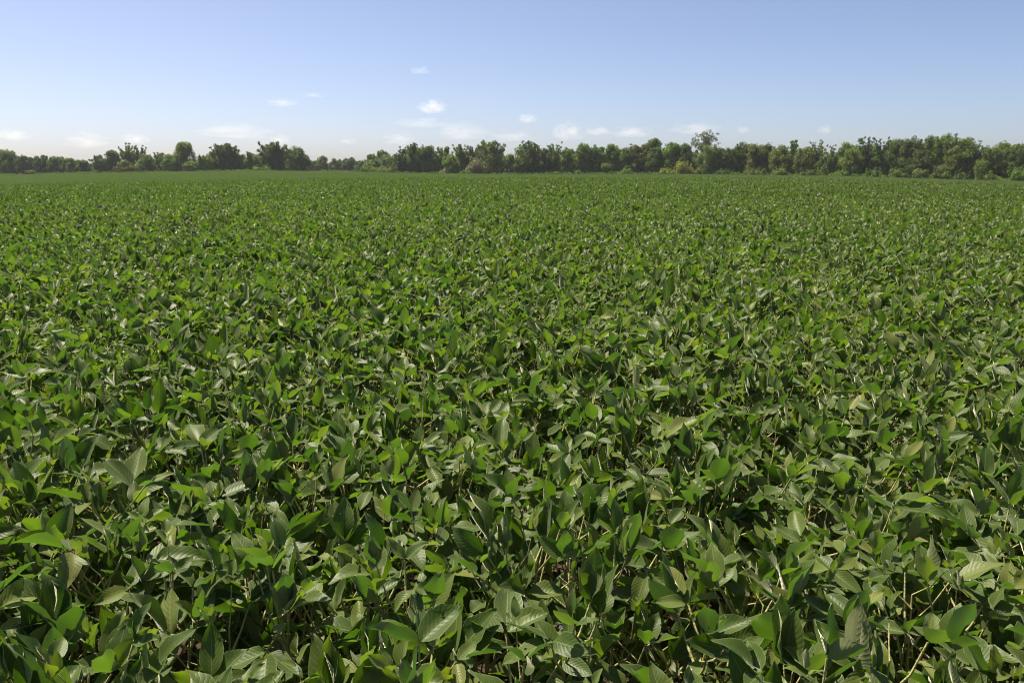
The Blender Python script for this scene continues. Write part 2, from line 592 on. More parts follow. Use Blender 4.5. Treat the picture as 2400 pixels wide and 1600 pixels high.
def shade(x, y):
    """gentle height variation of the crop"""
    return 1.0 + 0.05 * math.sin(1.7 * x + 0.8 * y) * math.sin(1.1 * y - 0.6 * x + 1.0) + 0.03 * math.sin(4.3 * x + 2.0) * math.sin(3.7 * y)


ALL = plant_positions()
def in_view(x, y, top=0.82):
    """photo pixel of a plant's top"""
    c, s = math.cos(PITCH), math.sin(PITCH)
    dz = top - CAM_Z
    depth = y * c - dz * s
    if depth < 0.2: return None
    u = W0 / 2 + F0 * x / depth
    v = H0 / 2 - F0 * (dz * c + y * s) / depth
    return u, v, depth
seen = []
rest = []
for (x, y) in ALL:
    q = in_view(x, y)
    if q and -60 < q[0] < 2460 and q[1] < 1720: seen.append((q[2], x, y, q[0], q[1]))
    else: rest.append((x, y))
seen.sort()
HERO = seen[:300]
rest += [(s[1], s[2]) for s in seen[300:]]


# ------------------------------------------------------------------ the 300 nearest plants, one object each
LEAF_ME = [make_mesh('leaflet', *t[:2], [M_LEAF], True, t[2], np.zeros(len(t[0]))) for t in TPL_HI]
HOLE_ME = [make_mesh('leaflet', *t[:2], [M_HOLE], True, t[2], np.zeros(len(t[0]))) for t in TPL_HI]
YOUNG_ME = [make_mesh('leaflet', *t[:2], [M_YOUNG], True, t[2], np.zeros(len(t[0]))) for t in TPL_HI]
ME = {'leaf': LEAF_ME, 'hole': HOLE_ME, 'young': YOUNG_ME}
_v, _f = pod_mesh()
POD_ME = make_mesh('pod', _v, _f, [M_POD])
_v, _f, _m = flower_mesh()
FLOWER_ME = make_mesh('flower', _v, _f, [M_FLOWER, M_PET], True, None, None, _m)
# flowers the photograph shows, in its pixels
FLOWER_PIX = [(1338, 932, 'pale violet flower standing up in the middle of the field'),
              (1545, 1318, 'violet flower right of the bottom centre'),
              (1234, 1316, 'violet flower near the bottom centre'),
              (1154, 1180, 'violet flower left of the picture centre line'),
              (2300, 1437, 'violet flower by the bottom right corner'),
              (2350, 1470, 'violet flower nearest the right bottom edge'),
              (705, 1475, 'violet flower low among stems at bottom left')]
flower_of = {}
for fu, fv, txt in FLOWER_PIX:
    best = min(range(300), key=lambda i: (HERO[i][3] - fu) ** 2 + (HERO[i][4] - fv) ** 2 + (1e9 if i in flower_of else 0))
    flower_of[best] = txt


def petiole_mesh(lf, p):
    pts = [lf['p0'] - lf['p0'], lf['p1'] - lf['p0'], lf['p2'] - lf['p0']]
    v, f = tube(pts, [lf['rad'] * 1.3, lf['rad'], lf['rad'] * .8], 5)
    return make_mesh('leaf', v, f, [M_PET])


GROUP = 'soybean plants nearest the camera'
# each plant is told by the landmark on the tree line it stands below and by its turn up from the bottom edge
MARKS = [(0, 'the picture\'s left edge'), (98, 'the low far-left wood'), (217, 'the sky notch at left'), (318, 'the two narrow tree tops'),
         (437, 'the tall round-headed tree'), (535, 'the twin dark tree tops'), (670, 'the isolated tree pair'), (790, 'the low treeline gap'),
         (890, 'the rounded lighter tree'), (970, 'the dark centre-left trees'), (1056, 'the low yellow-green tree'), (1150, 'the tall paler centre tree'),
         (1218, 'the dip at centre'), (1302, 'the spiky-topped tree'), (1415, 'the even tree row'), (1527, 'the domed tree'), (1605, 'the bright yellow bush'),
         (1668, 'the tall airy tree'), (1766, 'the brownish round tree'), (1857, 'the knobbly-topped tree'), (1925, 'the thin airy tree'),
         (2000, 'the low bright-green tree'), (2094, 'the dark right-hand saddle'), (2217, 'the tallest right-hand tree'), (2318, 'the broad bright tree'),
         (2400, 'the picture\'s right edge')]
ORD = ['lowest', 'second', 'third', 'fourth', 'fifth', 'sixth', 'seventh', 'eighth', 'ninth', 'tenth', 'eleventh', 'twelfth', 'thirteenth',
       'fourteenth', 'fifteenth', 'sixteenth', 'seventeenth', 'eighteenth', 'nineteenth', 'twentieth', 'twenty-first', 'twenty-second',
       'twenty-third', 'twenty-fourth', 'twenty-fifth', 'twenty-sixth', 'twenty-seventh', 'twenty-eighth', 'twenty-ninth', 'thirtieth']
columns = {}
for i_, h_ in enumerate(HERO):
    columns.setdefault(min(range(len(MARKS)), key=lambda m: abs(MARKS[m][0] - h_[3])), []).append((-h_[4], i_))
PLACE = {}
for m_, lst in columns.items():
    for n_, (_, i_) in enumerate(sorted(lst)):
        PLACE[i_] = 'below %s, %s up from bottom' % (MARKS[m_][1], ORD[n_])


def plant_label(plan, i):
    eaten = sum(b[4] == 'hole' for lf in plan['leaves'][-6:] for b in lf['blades'])
    look = 'leaf-eaten soybean plant' if eaten >= 3 else ('tall soybean plant' if plan['H'] > .68 else ('short soybean plant' if plan['H'] < .58 else 'leafy soybean plant'))
    return look + ' ' + PLACE[i]


hr = random.Random(5)
for idx, (dep, x, y, pu, pv) in enumerate(HERO):
    plan = plant_plan(hr, shade(x, y))
    root = link('soybean_plant', None)
    root.empty_display_size = 0.1
    root.location = (x, y, float(terrain(x, y)))
    tag(root, plant_label(plan, idx), 'soybean plant', GROUP)
    v, f = tube(plan['stem'], [0.005, 0.0045, 0.0036, 0.002], 6)
    link('stem', make_mesh('stem', v, f, [M_STEM]), root)
    for lf in plan['leaves']:
        lo = link('leaf', petiole_mesh(lf, plan), root)
        lo.location = lf['p0']
        for (p, B, s, k, kind) in lf['blades']:
            b = link('leaflet', ME[kind][k], lo)
            M4 = Matrix(((B[0][0] * s, B[0][1] * s, B[0][2] * s, 0), (B[1][0] * s, B[1][1] * s, B[1][2] * s, 0),
                         (B[2][0] * s, B[2][1] * s, B[2][2] * s, 0), (0, 0, 0, 1)))
            M4.translation = Vector(p - lf['p0'])
            b.matrix_basis = M4
    if hr.random() < 0.6:
        for k in range(hr.randint(3, 6)):
            po = link('pod', POD_ME, root)
            t = hr.uniform(0.55, 0.95)
            po.location = (plan['stem'][-1][0] * t * t, plan['stem'][-1][1] * t * t, plan['H'] * t)
            po.rotation_euler = (0, hr.uniform(-0.9, -0.2), hr.uniform(0, 6.28))
    if idx in flower_of:
        for k in range(2):
            fo = link('flower', FLOWER_ME, root)
            top = plan['stem'][-1]
            fo.location = (top[0] + hr.uniform(-.012, .012), top[1] - 0.01 + hr.uniform(-.01, .01), top[2] + 0.03 + 0.018 * k)
            fo.rotation_euler = (hr.uniform(-.4, .4), hr.uniform(-.3, .3), -1.57 + hr.uniform(-1, 1))
            fo.scale = (0.8, 0.8, 0.8)
        root['label'] = 'soybean plant with a ' + flower_of[idx]


# ------------------------------------------------------------------ the rest of the crop
SRC = bpy.data.collections.new('crop_pieces')            # not linked to the scene: only source shapes
pr = random.Random(9)
NP = 14
for i in range(NP):
    me = merge_plants([(0, 0, plant_plan(pr))], 'crop_a%02d' % i, TPL_HI, [M_LEAF, M_HOLE, M_YOUNG, M_PET])
    SRC.objects.link(bpy.data.objects.new('crop_a%02d' % i, me))
TILE = 3.0
NT = 5
for i in range(NT):
    plans = []
    for k in range(int(TILE * TILE * 24)):
        ox, oy = pr.uniform(-TILE / 2, TILE / 2), pr.uniform(-TILE / 2, TILE / 2)
        plans.append((ox, oy, plant_plan(pr, shade(ox + 7 * i, oy))))
    me = merge_plants(plans, 'crop_b%02d' % i, TPL_LO, [M_FAR], zmin=0.45, with_stem=False)
    SRC.objects.link(bpy.data.objects.new('crop_b%02d' % i, me))

P, V_, Rz, Sc = [], [], [], []
gr = random.Random(33)
for (x, y) in rest:
    P.append((x, y, 0)); V_.append(gr.randrange(NP)); Rz.append(gr.uniform(0, 6.28)); Sc.append(shade(x, y) * gr.uniform(.94, 1.06))
ny = int(400 / TILE)
for j in range(ny):
    y = NEAR_LIMIT + TILE * 0.42 + j * TILE
    half = 0.80 * y + 8
    nx = int(half / TILE) + 1
    for i in range(-nx, nx + 1):
        x = i * TILE + (j % 2) * 1.3
        u = W0 / 2 + F0 * x / y
        D = float(np.interp(u, EDGE_U, EDGE_D))
        if y > D - 1.0: continue
        P.append((x + gr.uniform(-.15, .15), y, 0)); V_.append(NP + gr.randrange(NT))
        Rz.append(gr.randrange(4) * math.pi / 2 + gr.uniform(-.08, .08)); Sc.append(gr.uniform(0.96, 1.06))
P = np.array(P); P[:, 2] = terrain(P[:, 0], P[:, 1])
fm = bpy.data.meshes.new('soybean_field')
fm.vertices.add(len(P)); fm.vertices.foreach_set('co', P.astype(np.float32).ravel())
a = fm.attributes.new('variant', 'INT', 'POINT'); a.data.foreach_set('value', np.array(V_, dtype=np.int32))
a = fm.attributes.new('turn', 'FLOAT_VECTOR', 'POINT')
a.data.foreach_set('vector', np.stack([np.zeros(len(P)), np.zeros(len(P)), np.array(Rz)], 1).astype(np.float32).ravel())
a = fm.attributes.new('size', 'FLOAT', 'POINT'); a.data.foreach_set('value', np.array(Sc, dtype=np.float32))
field = link('soybean_field', fm)
tag(field, 'dense green soybean crop filling the whole field up to the trees', 'soybean field', None, 'stuff')
ng = bpy.data.node_groups.new('crop', 'GeometryNodeTree')
ng.interface.new_socket('Geometry', in_out='INPUT', socket_type='NodeSocketGeometry')
ng.interface.new_socket('Geometry', in_out='OUTPUT', socket_type='NodeSocketGeometry')
gi, go = ng.nodes.new('NodeGroupInput'), ng.nodes.new('NodeGroupOutput')
ci = ng.nodes.new('GeometryNodeCollectionInfo')
ci.inputs['Collection'].default_value = SRC
ci.inputs['Separate Children'].default_value = True
ci.inputs['Reset Children'].default_value = True
iop = ng.nodes.new('GeometryNodeInstanceOnPoints')
iop.inputs['Pick Instance'].default_value = True
def named(nm, ty):
    n = ng.nodes.new('GeometryNodeInputNamedAttribute'); n.data_type = ty
    n.inputs['Name'].default_value = nm
    return n.outputs[0]
ng.links.new(gi.outputs[0], iop.inputs['Points'])
ng.links.new(ci.outputs[0], iop.inputs['Instance'])
ng.links.new(named('variant', 'INT'), iop.inputs['Instance Index'])
ng.links.new(named('turn', 'FLOAT_VECTOR'), iop.inputs['Rotation'])
ng.links.new(named('size', 'FLOAT'), iop.inputs['Scale'])
ng.links.new(iop.outputs[0], go.inputs[0])
md = field.modifiers.new('crop', 'NODES'); md.node_group = ng


# ------------------------------------------------------------------ trees
def crown_points(h, w, kind, r):
    """leaf sprays of one crown: centres, outward directions, light/dark clump value"""
    lobes = []
    def plume(x, y, z, az, el, L, r0, n=4):
        for q in range(n):
            t = q / (n - 1)
            lobes.append(((x + L * t * math.cos(el) * math.cos(az), y + L * t * math.cos(el) * math.sin(az),
                           z + L * t * math.sin(el)), r0 * (1 - .5 * t), 1.1))
    if kind == 'bush':
        n = max(5, int(w / h * 6))
        for k in range(n):
            lobes.append(((r.uniform(-.36, .36) * w, r.uniform(-.3, .3) * w, h * r.uniform(.15, .55)), h * r.uniform(.22, .34), 0.85))
        for k in range(n):
            plume(r.uniform(-.3, .3) * w, r.uniform(-.25, .25) * w, .35 * h, r.uniform(0, 6.28), r.uniform(.7, 1.5), h * r.uniform(.3, .62), .12 * h, 3)
    elif kind == 'round':
        q0 = min(h, 1.3 * w)
        for k in range(34):                              # many small boughs over a domed envelope
            z = r.uniform(.08, .92)
            env = 0.5 * w * math.sqrt(max(0.0, 1 - ((z - .40) / .56) ** 2)) if z > .40 else .5 * w * (.72 + .28 * z / .4)
            rl = r.uniform(.09, .16) * q0
            rad = max(0.0, env - rl * r.uniform(.6, 1.1))
            a = r.uniform(0, 6.28)
            lobes.append(((rad * math.cos(a), rad * math.sin(a), min(z * h, h - .8 * rl)), rl, 0.95))
        for k in range(7):
            a, q = r.uniform(0, 6.28), r.uniform(0, .24) * w
            plume(q * math.cos(a), q * math.sin(a), .6 * h, a, r.uniform(1.0, 1.5), h * r.uniform(.22, .36), .09 * q0, 5)
        lobes.append(((0, 0, h * .38), .34 * w, 1.3))
        lobes.append(((0, 0, h * .62), .26 * w, 1.1))
    elif kind == 'upright':
        for k in range(12):
            z = r.uniform(.10, .55); rad = .5 * w * r.uniform(.2, .72); a = r.uniform(0, 6.28)
            lobes.append(((rad * math.cos(a), rad * math.sin(a), z * h), r.uniform(.14, .22) * min(h, 1.2 * w), 1.0))
        for k in range(20):
            a, e = r.uniform(0, 6.28), r.uniform(.5, 1.52)
            z0 = h * r.uniform(.22, .5)
            L = min((h - z0) / max(.3, math.sin(e)), .56 * w / max(.1, math.cos(e))) * r.uniform(.8, 1.0)
            plume(0, 0, z0, a, e, L * .95, .14 * min(h, w), 7)
        lobes.append(((0, 0, h * .4), .28 * w, 1.6))
    else:  # airy: open crown of spreading limbs with small sprays
        for k in range(30):
            a, e = r.uniform(0, 6.28), r.uniform(.35, 1.45)
            z0 = h * r.uniform(.42, .62)
            L = min((h - z0) / max(.3, math.sin(e)), .54 * w / max(.1, math.cos(e))) * r.uniform(.6, 1.0)
            x0 = .45 * L
            for q in range(3):
                t = .5 + .25 * q
                lobes.append(((L * t * math.cos(e) * math.cos(a) + r.uniform(-.05, .05) * w, L * t * math.cos(e) * math.sin(a) + r.uniform(-.05, .05) * w,
                               z0 + L * t * math.sin(e)), r.uniform(.05, .085) * w, .6))
        for k in range(8):
            a = r.uniform(0, 6.28); q = w * r.uniform(0, .3)
            lobes.append(((q * math.cos(a), q * math.sin(a), h * r.uniform(.10, .45)), r.uniform(.13, .2) * w, .9))
    C, Nn, Tt = [], [], []
    dens = 12.5 if kind != 'airy' else 6.5
    for (c, rad, zs) in lobes:
        nsub = 5 if kind != 'airy' else 4
        for s in range(nsub):
            d = np.array([r.gauss(0, 1), r.gauss(0, 1), r.gauss(0.25, 1)]); d /= np.linalg.norm(d)
            sc_ = np.array(c) + d * rad * .62 * np.array([1, 1, zs])
            sr = rad * r.uniform(.42, .7)
            tv = r.random()
            m = max(5, int(dens * 7.0 * sr * sr))
            D = rng.normal(size=(m, 3)); D /= np.linalg.norm(D, axis=1)[:, None]
            q = sr * (rng.random(m) ** .35)[:, None]
            C.append(sc_ + D * q * 1.25); Nn.append(D + .55 * rng.normal(size=(m, 3)) + np.array([0, 0, .25]))
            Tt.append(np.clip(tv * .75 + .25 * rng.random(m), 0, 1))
    C, Nn, Tt = np.concatenate(C), np.concatenate(Nn), np.concatenate(Tt)
    k = C[:, 2] > 0.05
    C, Nn, Tt = C[k], Nn[k], Tt[k]
    zt = np.percentile(C[:, 2], 99.8)
    C[:, 2] *= h / zt
    return C, Nn, Tt, lobes


def leaf_quads(C, Nn, size):
    n = len(C)
    Nn = Nn / np.linalg.norm(Nn, axis=1)[:, None]
    A = np.cross(Nn, rng.normal(size=(n, 3))); A /= np.linalg.norm(A, axis=1)[:, None]
    B = np.cross(Nn, A)
    s = (size * (0.6 + .8 * rng.random(n)))[:, None]
    v = np.stack([C - A * s, C - B * s * .55 + Nn * s * .18, C + A * s, C + B * s * .55 + Nn * s * .18], 1)
    return v.reshape(-1, 3), np.arange(4 * n).reshape(-1, 4)


def trunk_mesh(h, w, kind, lobes, r):
    VV, FF = [], []
    def add(pts, rad, s):
        v, f = tube(pts, rad, s); b = len(VV)
        VV.extend(v); FF.extend([tuple(i + b for i in q) for q in f])
    tr = max(.06, h * .016)
    if kind == 'bush':
        for k in range(4):
            a = r.uniform(0, 6.28)
            add([(0, 0, 0), (.12 * w * math.cos(a), .12 * w * math.sin(a), h * .35), (.25 * w * math.cos(a), .25 * w * math.sin(a), h * .7)], [.06, .04, .015], 5)
        return VV, FF
    bend = r.uniform(-.03, .03) * h
    add([(0, 0, -.3), (bend * .3, 0, h * .2), (bend, bend * .4, h * .5), (bend * .8, 0, h * .85)], [tr * 1.35, tr, tr * .62, tr * .15], 7)
    for (c, rad, zs) in lobes:
        if c[2] < .3 * h or r.random() < .5: continue
        z0 = max(.15, min(.6, c[2] / h - .28)) * h
        p0 = Vector((bend * z0 / h * 1.4, 0, z0)); p2 = Vector(c)
        p1 = p0.lerp(p2, .5) + Vector((0, 0, .05 * h))
        add([p0, p1, p2], [tr * .45, tr * .3, tr * .1], 5)
    return VV, FF


def plant_tree(u, top, hw, kind, tint, back, label, name, cat, group, seed):
    r = random.Random(seed)
    v, D, _ = edge_at(u)
    D = float(D) + back
    X = float((u - W0 / 2) / F0 * D / math.cos(PITCH) ** 0)
    # a pixel column at the horizon row: x / y = (u - centre) / f * cos(pitch)
    X = D * (u - W0 / 2) / F0 * math.cos(PITCH)
    gz = float(terrain(X, D))
    topz = CAM_Z + D * pix_dir(u, top).z
    h = max(1.0, topz - gz)
    w = 2 * hw / F0 * D
    if kind == 'round': w = max(w, .68 * h)
    root = link(name, None)
    root.location = (X, D, gz)
    root.rotation_euler = (0, 0, r.uniform(0, 6.28))
    tag(root, label, cat, group)
    C, Nn, Tt, lobes = crown_points(h, w, kind, r)
    px = D / F0 * 2.34
    vq, fq = leaf_quads(C, Nn, max(.20, px * .68))
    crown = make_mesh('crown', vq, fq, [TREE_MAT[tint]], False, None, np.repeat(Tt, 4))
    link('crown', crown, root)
    tv, tf = trunk_mesh(h, w, kind, lobes, r)
    link('trunk', make_mesh('trunk', tv, tf, [M_BARK]), root)
    return h


# column, top row, half width (photo pixels), crown, colour, metres behind the field edge, label
TREES = [
    (22, 352, 30, 'round', 'mid', 8, 'tall rounded tree at the far left edge of the picture'),
    (62, 366, 22, 'round', 'dark', 6, 'low dark tree right beside the rounded tree at the left edge'),
    (98, 365, 24, 'round', 'dark', 5, 'dark bushy tree in the middle of the low far-left wood'),
    (135, 367, 22, 'round', 'mid', 5, 'mid green tree right of the middle of the low far-left wood'),
    (166, 371, 20, 'round', 'mid', 4, 'mid green sloping tree near the right end of the far-left wood'),
    (195, 376, 18, 'round', 'dark', 4, 'small dark tree ending the far-left wood beside the notch of sky'),
    (238, 364, 18, 'round', 'dark', 3, 'dark tree starting the second clump, just right of the sky notch'),
    (268, 353, 20, 'round', 'dark', 9, 'dark tree stepping up beneath the two narrow tops of the second clump'),
    (304, 337, 17, 'upright', 'mid', 10, 'narrow tall tree, left of the two tops above the second clump'),
    (331, 342, 14, 'upright', 'mid', 10, 'narrow tree, right of the two tops above the second clump'),
    (292, 376, 24, 'round', 'olive', 1, 'low light green tree in front of the two narrow tops'),
    (345, 362, 24, 'round', 'mid', 3, 'mid green round tree just right of the two narrow tops'),
    (380, 358, 14, 'upright', 'mid', 6, 'small pointed tree between the two narrow tops and the tall round one'),
    (408, 362, 26, 'round', 'mid', 2, 'broad mid green tree at the left foot of the tall round tree'),
    (437, 334, 29, 'round', 'mid', 9, 'tall round-headed tree standing above the middle of the second clump'),
    (449, 378, 20, 'round', 'olive', 1, 'low yellowish green tree at the foot of the tall round-headed tree'),
    (483, 364, 22, 'round', 'mid', 3, 'mid green tree between the round-headed tree and the twin-topped one'),
    (520, 338, 24, 'upright', 'dark', 5, 'tall dark tree, left one of the twin tops ending the second clump'),
    (550, 341, 22, 'upright', 'dark', 6, 'tall dark tree, right one of the twin tops ending the second clump'),
    (588, 357, 11, 'upright', 'mid', 5, 'slim small tree standing alone at the right end of the second clump'),
    (643, 335, 31, 'upright', 'dark', 3, 'tall dark tree, left one of the isolated pair'),
    (697, 345, 32, 'round', 'dark', 3, 'broad dark tree, right one of the isolated pair'),
    (732, 378, 16, 'round', 'dark', 110, 'low distant tree just right of the isolated pair'),
    (757, 367, 20, 'round', 'mid', 120, 'rounded distant tree, tallest just right of the isolated pair'),
    (790, 373, 18, 'round', 'mid', 110, 'second rounded distant tree in the low gap of the tree line'),
    (820, 370, 18, 'round', 'dark', 110, 'dark distant tree in the middle of the low gap'),
    (846, 377, 15, 'round', 'mid', 100, 'small distant tree towards the right of the low gap'),
    (868, 363, 16, 'round', 'mid', 60, 'mid green tree beginning the rise at the right of the low gap'),
    (897, 354, 24, 'round', 'mid', 40, 'rounded lighter tree left of the dark centre-left clump'),
    (939, 345, 15, 'upright', 'dark', 3, 'narrow dark tree on the left of the dark centre-left clump'),
    (970, 338, 26, 'upright', 'dark', 4, 'tallest dark tree of the centre-left clump'),
    (1005, 343, 22, 'round', 'dark', 3, 'broad dark tree on the right of the centre-left clump'),
    (1042, 346, 22, 'upright', 'mid', 12, 'mid green tree behind the yellow-green one near the centre'),
    (1056, 363, 22, 'round', 'lime', 1, 'low yellow-green tree in front, left of the picture centre'),
    (1081, 340, 20, 'upright', 'mid', 9, 'mid green spiky tree left of the tall pale one near the centre'),
    (1108, 345, 20, 'upright', 'dark', 9, 'dark tree tucked against the tall pale one near the centre'),
    (1150, 332, 32, 'upright', 'olive', 3, 'tall broad paler tree just left of the picture centre'),
    (1195, 362, 20, 'round', 'mid', 3, 'low round tree in the dip right of the tall pale one'),
    (1218, 367, 16, 'round', 'mid', 2, 'lowest small tree in the dip at the picture centre'),
    (1246, 332, 25, 'upright', 'dark', 4, 'tall dark tree rising just right of the dip at the centre'),
    (1278, 349, 18, 'round', 'dark', 4, 'dark tree filling behind the tall one right of the centre dip'),
    (1302, 335, 18, 'upright', 'mid', 5, 'spiky-topped tree second in the row right of the centre dip'),
    (1330, 348, 18, 'round', 'mid', 4, 'lower round tree right of the spiky-topped one'),
    (1366, 337, 24, 'round', 'mid', 4, 'broad green tree at the start of the even row right of centre'),
    (1396, 341, 18, 'round', 'dark', 5, 'dark tree second in the even row right of centre'),
    (1432, 339, 26, 'round', 'mid', 4, 'rounded green tree third in the even row right of centre'),
    (1464, 347, 16, 'round', 'mid', 4, 'lower green tree fourth in the even row right of centre'),
    (1492, 339, 22, 'round', 'brown', 5, 'brownish green tree left of the domed one'),
    (1527, 326, 24, 'round', 'mid', 7, 'domed tree standing above the row left of the tall airy tree'),
    (1534, 346, 24, 'round', 'dark', 2, 'dark tree in front of the domed one'),
    (1574, 335, 20, 'round', 'mid', 4, 'green tree between the domed tree and the tall airy one'),
    (1600, 338, 17, 'round', 'dark', 5, 'dark green tree close to the left of the tall airy tree'),
    (1648, 306, 34, 'airy', 'pale', 8, 'tall airy pale tree standing highest above the whole tree line'),
    (1664, 340, 30, 'round', 'mid', 2, 'broad mid green tree in front of the tall airy one'),
    (1704, 348, 18, 'round', 'dark', 3, 'dark lower tree just right of the tall airy one'),
    (1736, 335, 20, 'round', 'dark', 6, 'dark green tree left of the brownish round tree'),
    (1766, 338, 24, 'round', 'brown', 3, 'brownish round tree between two dark ones, right of the airy tree'),
    (1792, 338, 15, 'round', 'dark', 6, 'small dark tree right of the brownish round tree'),
    (1824, 341, 22, 'round', 'olive', 3, 'olive green tree left of the knobbly-topped one'),
    (1857, 330, 20, 'upright', 'mid', 5, 'knobbly-topped green tree left of the thin airy one'),
    (1882, 345, 18, 'round', 'olive', 3, 'olive tree between the knobbly-topped tree and the thin airy one'),
    (1914, 329, 20, 'airy', 'mid', 5, 'thin airy tree with sky showing through, right of the knobbly-topped one'),
    (1950, 340, 17, 'airy', 'mid', 5, 'small open-crowned tree right of the thin airy one'),
    (1979, 335, 18, 'round', 'mid', 6, 'bright green tree left of the dark right-hand wood'),
    (1994, 349, 24, 'round', 'lime', 2, 'lower bright green tree in front at the left of the right-hand wood'),
    (1935, 363, 22, 'round', 'mid', 1, 'low bright tree in front of the thin airy one'),
    (2026, 323, 20, 'upright', 'dark', 5, 'dark tree with a loose top, first of the tall right-hand wood'),
    (2060, 323, 18, 'upright', 'dark', 4, 'dark pointed tree, second of the tall right-hand wood'),
    (2094, 328, 22, 'round', 'dark', 5, 'dark tree in the saddle of the tall right-hand wood'),
    (2130, 322, 30, 'round', 'dark', 4, 'broad dark domed tree in the middle of the right-hand wood'),
    (2152, 352, 28, 'round', 'dark', 1, 'dark tree in front beneath the broad domed one'),
    (2180, 320, 26, 'round', 'dark', 6, 'dark tree between the domed one and the tallest on the right'),
    (2217, 315, 30, 'round', 'mid', 5, 'tallest rounded tree of the right-hand wood'),
    (2255, 324, 24, 'round', 'mid', 5, 'green tree sloping down right of the tallest on the right'),
    (2232, 345, 26, 'round', 'olive', 1, 'olive tree in front of the tallest on the right'),
    (2285, 342, 18, 'airy', 'pale', 6, 'thin pale tree in the dip near the right edge'),
    (2318, 345, 30, 'round', 'mid', 1, 'bright green broad tree in front near the right edge'),
    (2345, 334, 24, 'round', 'mid', 7, 'dark topped tree behind the bright broad one near the right edge'),
    (2374, 340, 18, 'round', 'mid', 4, 'green tree second from the right edge'),
    (2402, 335, 22, 'round', 'dark', 4, 'green tree cut by the right edge of the picture'),
]
for i, (u, top, hw, kind, tint, back, lab) in enumerate(TREES):
    plant_tree(u, top, hw, kind, tint, back, lab, 'tree', 'tree', 'trees along the far edge of the field', 100 + i)

SHRUBS = [
    (612, 388, 26, 'lime', 'low pale yellow-green bush left of the isolated pair of trees'),
    (68, 398, 12, 'olive', 'small olive bush at the foot of the far-left wood'),
    (222, 398, 10, 'lime', 'small light bush in the notch beside the far-left wood'),
    (862, 389, 24, 'lime', 'light green bush at the foot of the rise by the low gap'),
    (908, 383, 26, 'lime', 'large light green bush left of the dark centre-left clump'),
    (1045, 392, 14, 'grey', 'greyish brown bush under the low yellow-green tree'),
    (1096, 394, 20, 'lime', 'light green bush between the yellow-green tree and the tall pale one'),
    (1112, 368, 14, 'grey', 'bare grey bush leaning against the tall pale tree near the centre'),
    (1470, 389, 20, 'lime', 'yellow-green bush below the even row of trees'),
    (1356, 399, 12, 'olive', 'small olive bush at the start of the even row'),
    (1566, 388, 18, 'yellow', 'yellow bush left of the brighter one below the airy tree'),
    (1605, 373, 22, 'yellow', 'bright yellow bush below the tall airy tree'),
    (1640, 393, 18, 'lime', 'light green bush just right of the bright yellow one'),
    (1695, 395, 24, 'mid', 'spreading green bush right of the bushes below the airy tree'),
    (1760, 393, 16, 'olive', 'upright olive bush under the brownish round tree'),
    (1782, 392, 14, 'lime', 'small light bush right of the upright olive one'),
    (1826, 385, 22, 'olive', 'olive bush below the knobbly-topped tree'),
    (1900, 397, 26, 'mid', 'green bush below the thin airy tree'),
    (1968, 399, 22, 'lime', 'light green bush left of the right-hand wood'),
    (2050, 393, 28, 'mid', 'wide green bush under the first dark trees of the right-hand wood'),
    (2096, 390, 26, 'mid', 'tall green bush under the saddle of the right-hand wood'),
    (2160, 396, 26, 'olive', 'olive bush under the broad domed tree'),
    (2205, 394, 24, 'mid', 'grey green bush under the tallest right-hand tree'),
    (2262, 400, 26, 'dark', 'dark bush right of the tallest right-hand tree'),
    (2325, 402, 20, 'olive', 'low brownish bush under the bright broad tree near the right edge'),
    (2385, 392, 24, 'lime', 'yellow-green bush at the right edge of the picture'),
]
for i, (u, top, hw, tint, lab) in enumerate(SHRUBS):
    plant_tree(u, top, hw, 'bush', tint, -2.0, lab, 'bush', 'bush', 'bushes at the foot of the trees', 400 + i)


# deep wood behind the first trees and weeds along the field margin: nobody could count these
def scatter_stuff(name, label, cat, spots, mat, size):
    VV, FF, TT = [], [], []
    nb = 0
    for (u, top, hw, back, seed) in spots:
        v, D, _ = edge_at(u)
        D = float(D) + back
        X = D * (u - W0 / 2) / F0 * math.cos(PITCH)
        gz = float(terrain(X, D))
        h = max(.5, CAM_Z + D * pix_dir(u, top).z - gz)
        w = 2 * hw / F0 * D
        C, Nn, Tt, _l = crown_points(h, w, 'bush', random.Random(seed))
        if size > .3:
            k = rng.random(len(C)) < .5
            C, Nn, Tt = C[k], Nn[k], Tt[k]
        vq, fq = leaf_quads(C + np.array([X, D, gz]), Nn, size)
        VV.append(vq); FF.append(fq + nb); TT.append(np.repeat(Tt, 4)); nb += len(vq)
    o = link(name, make_mesh(name, np.concatenate(VV), np.concatenate(FF), [mat], False, None, np.concatenate(TT)))
    tag(o, label, cat, None, 'stuff')


wr = random.Random(77)
spots = []
for u in range(-120, 2520, 22):
    if 585 < u < 625: continue
    tops = [t for t in TREES if abs(t[0] - u) < 26 and t[5] < 50]
    if 715 < u < 880: top, back = 385, 125
    elif not tops: top, back = (376 if u < 1000 else 350), 16
    else: top, back = max(t[1] for t in tops) + 5, 14
    spots.append((u + wr.uniform(-6, 6), top + wr.uniform(0, 6), 26, back + wr.uniform(0, 8), wr.randrange(10 ** 6)))
scatter_stuff('woodland', 'deep wood filling in behind the front trees', 'woodland', spots, TREE_MAT['dark'], .5)
spots = []
for u in range(-100, 2500, 9):
    v, D, _ = edge_at(u)
    spots.append((u + wr.uniform(-4, 4), float(v) - wr.uniform(1, 6 if u > 1300 else 3.5), wr.uniform(5, 9), -1.0 + wr.uniform(-1, 1), wr.randrange(10 ** 6)))
scatter_stuff('margin_weeds', 'rough weeds and grass along the margin between crop and trees', 'weeds', spots, TREE_MAT['lime'], .22)


